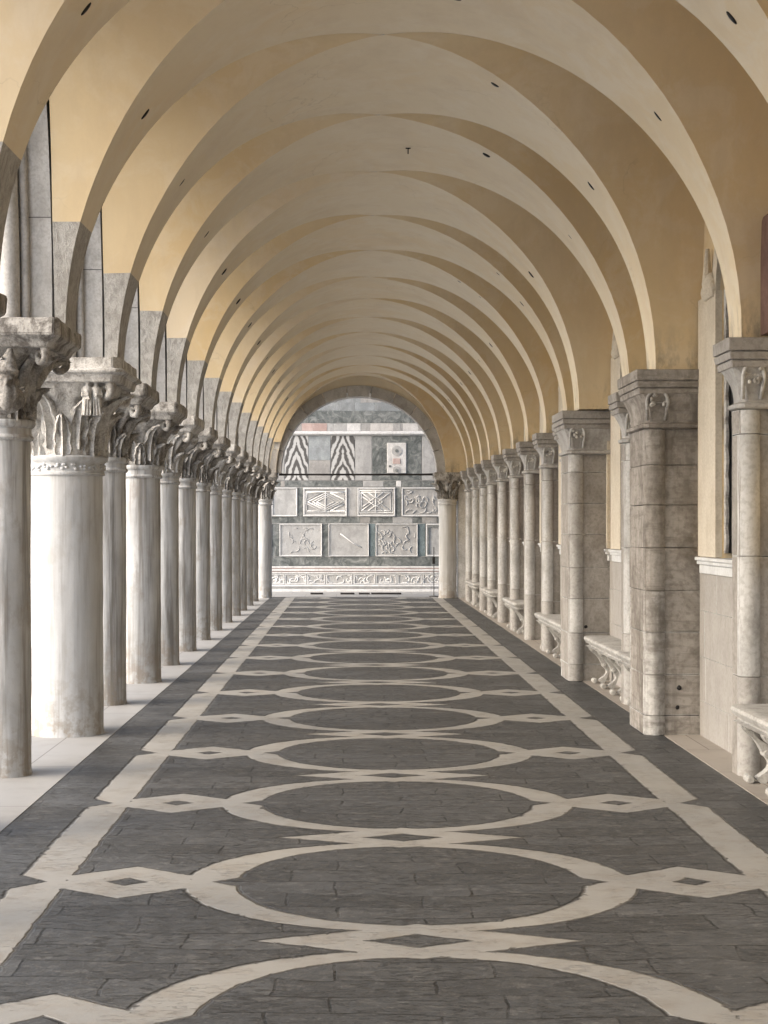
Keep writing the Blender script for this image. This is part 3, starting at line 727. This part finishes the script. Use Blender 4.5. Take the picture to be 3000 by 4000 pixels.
# ---------------------------------------------------------------- benches
def bench(y0, y1, label):
    root = thing('stone_bench', label, 'bench', (XWALL, (y0 + y1) / 2, 0), 'stone benches along the inner wall'); L = (y1 - y0) / 2; W = .36
    bm = B(); z = .60
    prof = [(.02, z - .125), (.06, z - .115), (.065, z - .09), (.03, z - .085), (.012, z - .06), (0, z - .035), (.008, z - .01), (.03, z)]
    rows = []; cr = .09
    outl = lambda e: [(-.001, -L + e), (-W + e + cr, -L + e)] + [(-W + e + cr - cr * math.sin(t), -L + e + cr - cr * math.cos(t)) for t in [math.pi / 2 * i / 6 for i in range(1, 6)]] + [(-W + e, -L + e + cr), (-W + e, L - e - cr)] + \
        [(-W + e + cr - cr * math.cos(t), L - e - cr + cr * math.sin(t)) for t in [math.pi / 2 * i / 6 for i in range(1, 6)]] + [(-W + e + cr, L - e), (-.001, L - e)]
    rows = [[bm.verts.new((x, y, zz)) for x, y in outl(e)] for e, zz in prof]; N = len(rows[0])
    for j in range(len(rows) - 1):
        for i in range(N): bm.faces.new((rows[j][i], rows[j][(i + 1) % N], rows[j + 1][(i + 1) % N], rows[j + 1][i]))
    bm.faces.new(rows[-1]); bm.faces.new(rows[0][::-1]); bmesh.ops.recalc_face_normals(bm, faces=list(bm.faces))
    autosmooth(obj('seat', bm, 'bench', root), 40)
    nb = max(2, round((y1 - y0) / .85) + 1)
    for k in range(nb):
        yy = -L + .20 + (2 * L - .40) * k / (nb - 1)
        # S scroll bracket: centre line swept with a width, then thickness along the wall
        cl = []
        for i in range(33):
            t = i / 32
            x = -.17 - .105 * math.cos(t * math.pi * 1.45 + .1) * (1 - .12 * t); zz = .475 - .465 * t
            cl.append((x, zz))
        bm = B(); polyA, polyB = [], []
        for i, (x, zz) in enumerate(cl):
            t = i / 32; wd = .026 + .014 * math.cos(t * math.pi * 4) ; a = cl[max(0, i - 1)]; b = cl[min(32, i + 1)]; d = Vector((b[0] - a[0], b[1] - a[1])).normalized(); n_ = Vector((-d.y, d.x))
            polyA.append((x + n_.x * wd, zz + n_.y * wd)); polyB.append((x - n_.x * wd, zz - n_.y * wd))
        for i in range(32): prism(bm, [polyA[i], polyA[i + 1], polyB[i + 1], polyB[i]], 'y', yy - .05, yy + .05)
        bmesh.ops.remove_doubles(bm, verts=list(bm.verts), dist=.0005)
        inner = [f for f in bm.faces if all(len(e.link_faces) > 2 for e in f.edges if abs(e.calc_length() - .10) < .01) and abs(f.normal.y) < .5 and sum(1 for e in f.edges if len(e.link_faces) > 2) >= 4]
        bmesh.ops.delete(bm, geom=inner, context='FACES_ONLY') if inner else None
        for (cx_, cz_, cr_) in ((-.262, .445, .034), (-.24, .036, .034), (-.115, .235, .030)):
            rows_ = []
            for e_, yy_ in ((.7, -.062), (1, -.052), (1, .052), (.7, .062)):
                rows_.append([bm.verts.new((cx_ + cr_ * e_ * math.cos(2 * math.pi * q / 18), yy + yy_, cz_ + cr_ * e_ * math.sin(2 * math.pi * q / 18))) for q in range(18)])
            for j in range(3):
                for q in range(18): bm.faces.new((rows_[j][q], rows_[j][(q + 1) % 18], rows_[j + 1][(q + 1) % 18], rows_[j + 1][q]))
            bm.faces.new(rows_[0][::-1]); bm.faces.new(rows_[-1])
        bmesh.ops.recalc_face_normals(bm, faces=list(bm.faces))
        autosmooth(obj('scroll_bracket', bm, 'bench', root), 40)
    return root
bench(9.6, 12.66, 'stone bench with rounded end at the right picture edge, below the nearest attached column')
bench(16.17, 18.02, 'stone bench tucked behind the big stained block pier')
bench(18.03, 20.62, 'stone bench ending against the cleaner block pier')
bench(21.6, 26.2, 'first stone bench beyond the cleaner block pier, scroll brackets showing')
bench(29.5, 31.8, 'second stone bench beyond the cleaner block pier')
bench(34.6, 37.2, 'third stone bench beyond the cleaner block pier')
bench(39.4, 42.3, 'farthest stone bench, near the right end arch column')

# ---------------------------------------------------------------- far end arch
ea = thing('end_arch', 'grey stone round arch closing the far end of the walk with iron tie', 'arch')
y0, y1 = yn(13) - .12, yn(13) + .45; cx, ri, zi = .195, 2.187, 3.51; rz = 2.147
bm = B(); K = 11; rn = random.Random(3)
for k in range(K):
    a0, a1 = math.pi * k / K + .003, math.pi * (k + 1) / K - .003
    inn = [(cx + ri * math.cos(a0 + (a1 - a0) * i / 6), zi + rz * math.sin(a0 + (a1 - a0) * i / 6)) for i in range(7)]
    out = [(cx + (ri + .31) * math.cos(a0 + (a1 - a0) * i / 6), zi + (rz + .31) * math.sin(a0 + (a1 - a0) * i / 6)) for i in range(7)]
    fs = prism(bm, inn + out[::-1], 'y', y0 - .04, y1); paint(bm, fs, rn.random() * .6)
obj('voussoir_ring', bm, 'arch', ea)
bm = B(); cur = [(cx + (ri + .16) * math.cos(math.pi * i / 40), zi + (rz + .16) * math.sin(math.pi * i / 40)) for i in range(41)]
for i in range(40): prism(bm, [cur[i], cur[i + 1], (cur[i + 1][0] + (cur[i + 1][0] - cx) * .01, 6.75), (cur[i][0] + (cur[i][0] - cx) * .01, 6.75)], 'y', y0, y1 - .03)
box(bm, cur[0][0] - .02, 7, y0, y1 - .03, 3.53, 6.75); box(bm, -3.22, cur[-1][0] + .02, y0, y1 - .03, 3.53, 6.75)
obj('spandrel', bm, 'cream', ea)
bm = B(); box(bm, 2.985, XWALL + .3, y0 - .02, y1 - .05, .006, 3.528, .01); obj('end_pier', bm, 'halfcol', ea)
bm = B(); tube(bm, [(-2.05, yn(13), 3.47), (-1.7, yn(13), 3.47), (1.9, yn(13), 3.47), (2.45, yn(13), 3.48)], [.034, .026, .026, .036], 10); obj('tie_rod', bm, 'iron', ea)
mp = thing('metal_post', 'thin dark metal post beside the right end arch column', 'post', (2.35, 45.75, 0))
bm = B(); tube(bm, [(0, 0, 0), (0, 0, 1.42)], .014, 10); obj('pole', bm, 'metal', mp)
bm = B(); box(bm, -.045, .035, -.03, .03, .94, 1.14, .01); obj('box', bm, 'iron', mp)
bm = B(); lathe(bm, [(.14, 0), (.14, .02), (.03, .035)], seg=20, cap=True); obj('base_plate', bm, 'metal', mp)

# ---------------------------------------------------------------- marble clad wall beyond
YW = 50.0; SC = .0043470
def PX(a): return -3.40 + SC * a
def PZ(b): return 6.871 - SC * b
mw = thing('marble_wall', 'church wall clad in white, grey, green and zebra striped marble panels beyond the end arch', 'wall')
bm = B(); box(bm, -14, 12, YW, YW + 1.2, -.05, 9.5); obj('backing', bm, 'pale', mw)
def panel(name, a0, b0, a1, b1, mat, d=.03, bev=.006, parent=mw, tone=0, extra=None):
    bm = B(); fs = box(bm, PX(a0), PX(a1), YW - d, YW + .01, PZ(b1), PZ(b0), bev, 1)
    paint(bm, bm.faces, tone)
    o = obj(name, bm, mat, parent)
    if extra: bm = B(); extra(bm, YW - d); obj('carving', bm, mat if 'carved' in name or 'worn' in name else 'white', o, smooth=True)
    return o
rw = random.Random(12)
def course(a, b, y0, y1, w0, w1, mats, name='block', d=.012):
    x = a
    while x < b:
        x2 = min(b, x + rw.uniform(w0, w1)); panel(name, x + .6, y0 + .6, x2 - .6, y1 - .6, rw.choice(mats), d + rw.uniform(0, .008), .004, tone=rw.random() * .7); x = x2
for y in (-250, -165, -80, 5, 90, 165, 225): course(-250, 1900, y, y + (85 if y < 90 else 62), 90, 190, ['blue', 'blue', 'pale'])
course(-250, 1900, 283, 373, 70, 190, ['green'])
course(-250, 420, 376, 430, 80, 160, ['pale', 'pink']); panel('block', 421, 376, 500, 430, 'pink', .014); panel('block', 501, 376, 604, 430, 'pink', .018, tone=.3); course(605, 1150, 376, 430, 40, 110, ['pale', 'white', 'pale']); course(1150, 1900, 376, 430, 90, 150, ['pale', 'white'])
for (b0, b1, d) in ((432, 440, .05), (440.5, 454, .10), (454.5, 462, .06)): panel('cornice', -250, b0, 1900, b1, 'white', d, .006)
def zeb(a0, a1):
    o = panel('zebra_panel', a0, 465, a1, 786, 'zebra', .02); me = o.data
    at = me.attributes.new('axis', 'FLOAT', 'POINT'); v = PX((a0 + a1) / 2)
    at.data.foreach_set('value', [v] * len(me.vertices))
zeb(300, 468); zeb(632, 803); zeb(-60, 108); zeb(1500, 1668)
def scratch(n, a0, b0, a1, b1, seed, r0=.010, r1=.024, curl=True):
    rr = random.Random(seed)
    def f(bm, yf):
        for k in range(n):
            x, z = PX(rr.uniform(a0, a1)), PZ(rr.uniform(b0, b1)); ang = rr.uniform(0, 6.3); pts = []
            for i in range(9):
                pts.append((x, yf - .004, z)); x += math.cos(ang) * .035; z += math.sin(ang) * .035; ang += rr.uniform(.1, .6) if curl else rr.uniform(-.3, .3)
                x = min(max(x, PX(a0)), PX(a1)); z = min(max(z, PZ(b1)), PZ(b0))
            tube(bm, pts, [r0 + (r1 - r0) * math.sin(math.pi * i / 8) for i in range(9)], 6)
    return f
panel('panel', 472, 466, 628, 640, 'blue', .018, tone=.1); panel('panel', 472, 642, 628, 786, 'pale', .02, tone=.5); panel('panel', 112, 466, 296, 786, 'pale', .02, tone=.3); panel('panel', -250, 466, -64, 786, 'blue', .02)
panel('panel', 808, 466, 926, 786, 'pale', .018, tone=.05); panel('panel', 1288, 466, 1496, 786, 'pale', .02, tone=.1); panel('panel', 1672, 466, 1900, 786, 'green', .02)
gp = panel('green_panel', 930, 466, 1284, 786, 'green', .016)
ip = panel('inset_panel', 1036, 516, 1174, 735, 'white', .045, .01, gp, .25)
def disc(parent, mat, a, b, r, d, ring=.0):
    bm = B(); n = 28; x, z = PX(a), PZ(b)
    A = [(x + r * math.cos(2 * math.pi * i / n), z + r * math.sin(2 * math.pi * i / n)) for i in range(n)]
    prism(bm, A, 'y', YW - d, YW); obj('roundel', bm, mat, parent)
disc(ip, 'pale', 1105, 573, .16, .06); disc(ip, 'green', 1105, 573, .05, .075); disc(ip, 'pale', 1105, 712, .12, .06); disc(ip, 'green', 1105, 714, .05, .075); disc(ip, 'green', 1056, 685, .035, .06)
panel('square_inlay', 1078, 628, 1132, 668, 'pink', .06, .004, ip)
course(-250, 300, 790, 832, 120, 220, ['green', 'pale']); course(300, 862, 790, 832, 90, 150, ['green']); panel('block', 864, 790, 1010, 832, 'pale', .02); course(1012, 1100, 790, 832, 86, 88, ['green']); panel('block', 1102, 790, 1136, 832, 'white', .02); course(1138, 1900, 790, 832, 100, 170, ['green', 'green', 'pale'])
# third row of reliefs
def framed(name, a0, b0, a1, b1, mat, mat2='white', fw=9, d=.03, extra=None, tone=.1):
    p = panel(name, a0, b0, a1, b1, mat, d, .006, tone=tone, extra=extra)
    for q in ((a0, b0, a1, b0 + fw), (a0, b1 - fw, a1, b1), (a0, b0 + fw + .3, a0 + fw, b1 - fw - .3), (a1 - fw, b0 + fw + .3, a1, b1 - fw - .3)): panel('frame', *q, mat2, d + .03, .006, p)
    return p
def lines(segs, r=.022):
    def f(bm, yf):
        for s_ in segs: tube(bm, [(PX(a), yf - .008, PZ(b)) for a, b in s_], r, 8)
    return f
rect = lambda a, b, c, d: [(a, b), (c, b), (c, d), (a, d), (a, b)]
dia = [rect(452, 868, 738, 1014), [(466, 941), (592, 878), (718, 941), (592, 1004), (466, 941)], [(530, 941), (592, 908), (654, 941), (592, 974), (530, 941)], [(500, 941), (592, 893), (690, 941), (592, 990), (500, 941)], [(458, 876), (560, 876), (460, 926), (458, 876)], [(628, 876), (730, 876), (728, 926), (628, 876)], [(458, 1006), (560, 1006), (460, 956), (458, 1006)], [(628, 1006), (730, 1006), (728, 956), (628, 1006)], [(592, 868), (592, 1014)]]
framed('diamond_panel', 432, 838, 748, 1045, 'pale', 'white', 12, extra=lines(dia, .017))
kn = [rect(836, 858, 1076, 1020), rect(850, 872, 1062, 1006), [(850, 872), (940, 940), (850, 1006)], [(1062, 872), (972, 940), (1062, 1006)], [(900, 872), (955, 915), (1010, 872)], [(900, 1006), (955, 965), (1010, 1006)], [(905, 940), (955, 905), (1005, 940), (955, 975), (905, 940)], [(860, 905), (915, 940), (860, 975)], [(955, 858), (955, 1020)]]
framed('knot_panel', 822, 838, 1094, 1045, 'pale', 'white', 10, extra=lines(kn, .017))
framed('plain_panel', 205, 838, 390, 1045, 'pale', 'white', 8, tone=0); panel('strip', 393, 838, 430, 1045, 'green', .02, tone=.2); panel('strip', 750, 838, 820, 1045, 'pale', .02, tone=.1); panel('strip', 1098, 838, 1138, 1045, 'green', .02)
framed('carved_panel', 1141, 838, 1412, 1045, 'pale', 'white', 8, extra=scratch(26, 1165, 862, 1390, 1020, 2), tone=.3)
framed('plain_panel', -60, 838, 200, 1045, 'pale', 'white', 8); framed('carved_panel', 1418, 838, 1700, 1045, 'pale', 'white', 8, extra=scratch(22, 1440, 862, 1680, 1020, 5))
course(-250, 1900, 1049, 1093, 60, 150, ['green', 'green', 'green', 'pale'])
# fourth row
framed('worn_panel', 262, 1098, 568, 1333, 'pale', 'white', 7, extra=scratch(16, 330, 1130, 530, 1310, 9, .008, .016), tone=.05); panel('strip', 208, 1098, 258, 1333, 'green', .018); panel('strip', 571, 1098, 612, 1333, 'green', .018)
framed('plain_panel', 615, 1098, 904, 1333, 'pale', 'white', 5, extra=lines([[(700, 1170), (790, 1238), (850, 1268)]], .016), tone=.1); panel('strip', 907, 1098, 951, 1333, 'teal', .018)
framed('carved_panel', 954, 1098, 1256, 1333, 'pale', 'white', 6, extra=scratch(30, 975, 1120, 1235, 1310, 14), tone=.2); panel('strip', 1259, 1098, 1312, 1333, 'teal', .018)
q_ = framed('framed_panel', 1316, 1098, 1600, 1333, 'pale', 'white', 10); panel('strip', 1330, 1112, 1586, 1122, 'green', .065, .004, q_); panel('strip', 1330, 1124, 1338, 1318, 'green', .065, .004, q_)
framed('plain_panel', -60, 1098, 204, 1333, 'pale', 'white', 7)
course(-250, 1900, 1337, 1403, 90, 210, ['green'])
for (b0, b1, m_, d) in ((1405, 1416, 'white', .10), (1416.5, 1424, 'pink', .08), (1424.5, 1438, 'white', .13), (1438.5, 1446, 'pink', .10), (1446.5, 1456, 'white', .12)): panel('moulding', -250, b0, 1900, b1, m_, d, .006)
panel('frieze', -250, 1457, 1900, 1536, 'white', .06, .004)
for i, (a0, a1) in enumerate(((300, 455), (460, 590), (600, 785), (797, 948), (955, 1104), (1112, 1285), (1292, 1440), (140, 295))):
    framed('frieze_panel', a0, 1462, a1, 1534, 'pale', 'white', 6, .07, extra=scratch(10, a0 + 12, 1472, a1 - 12, 1524, 40 + i, .008, .02), tone=.2)
panel('step', -250, 1537, 1900, 1549, 'white', .22, .01); panel('step', -250, 1549.5, 1900, 1568, 'pale', .16, .004); panel('step', -250, 1568.5, 1900, 1592, 'white', .62, .012)
for a0, a1 in ((500, 585), (705, 800), (830, 905), (915, 1120)):
    bm = B(); box(bm, PX(a0), PX(a1), 47.35, 47.75, -.004, .035, .006); o = obj('drain_cover', bm, 'iron')
    tag(o, {500: 'short dark plank on the pavement left before the marble wall', 705: 'dark plank left of centre before the marble wall', 830: 'small dark plank at the centre before the marble wall', 915: 'longest dark plank on the pavement before the marble wall'}[a0], 'plank', 'dark planks on the pavement before the marble wall'); o.name = 'plank'
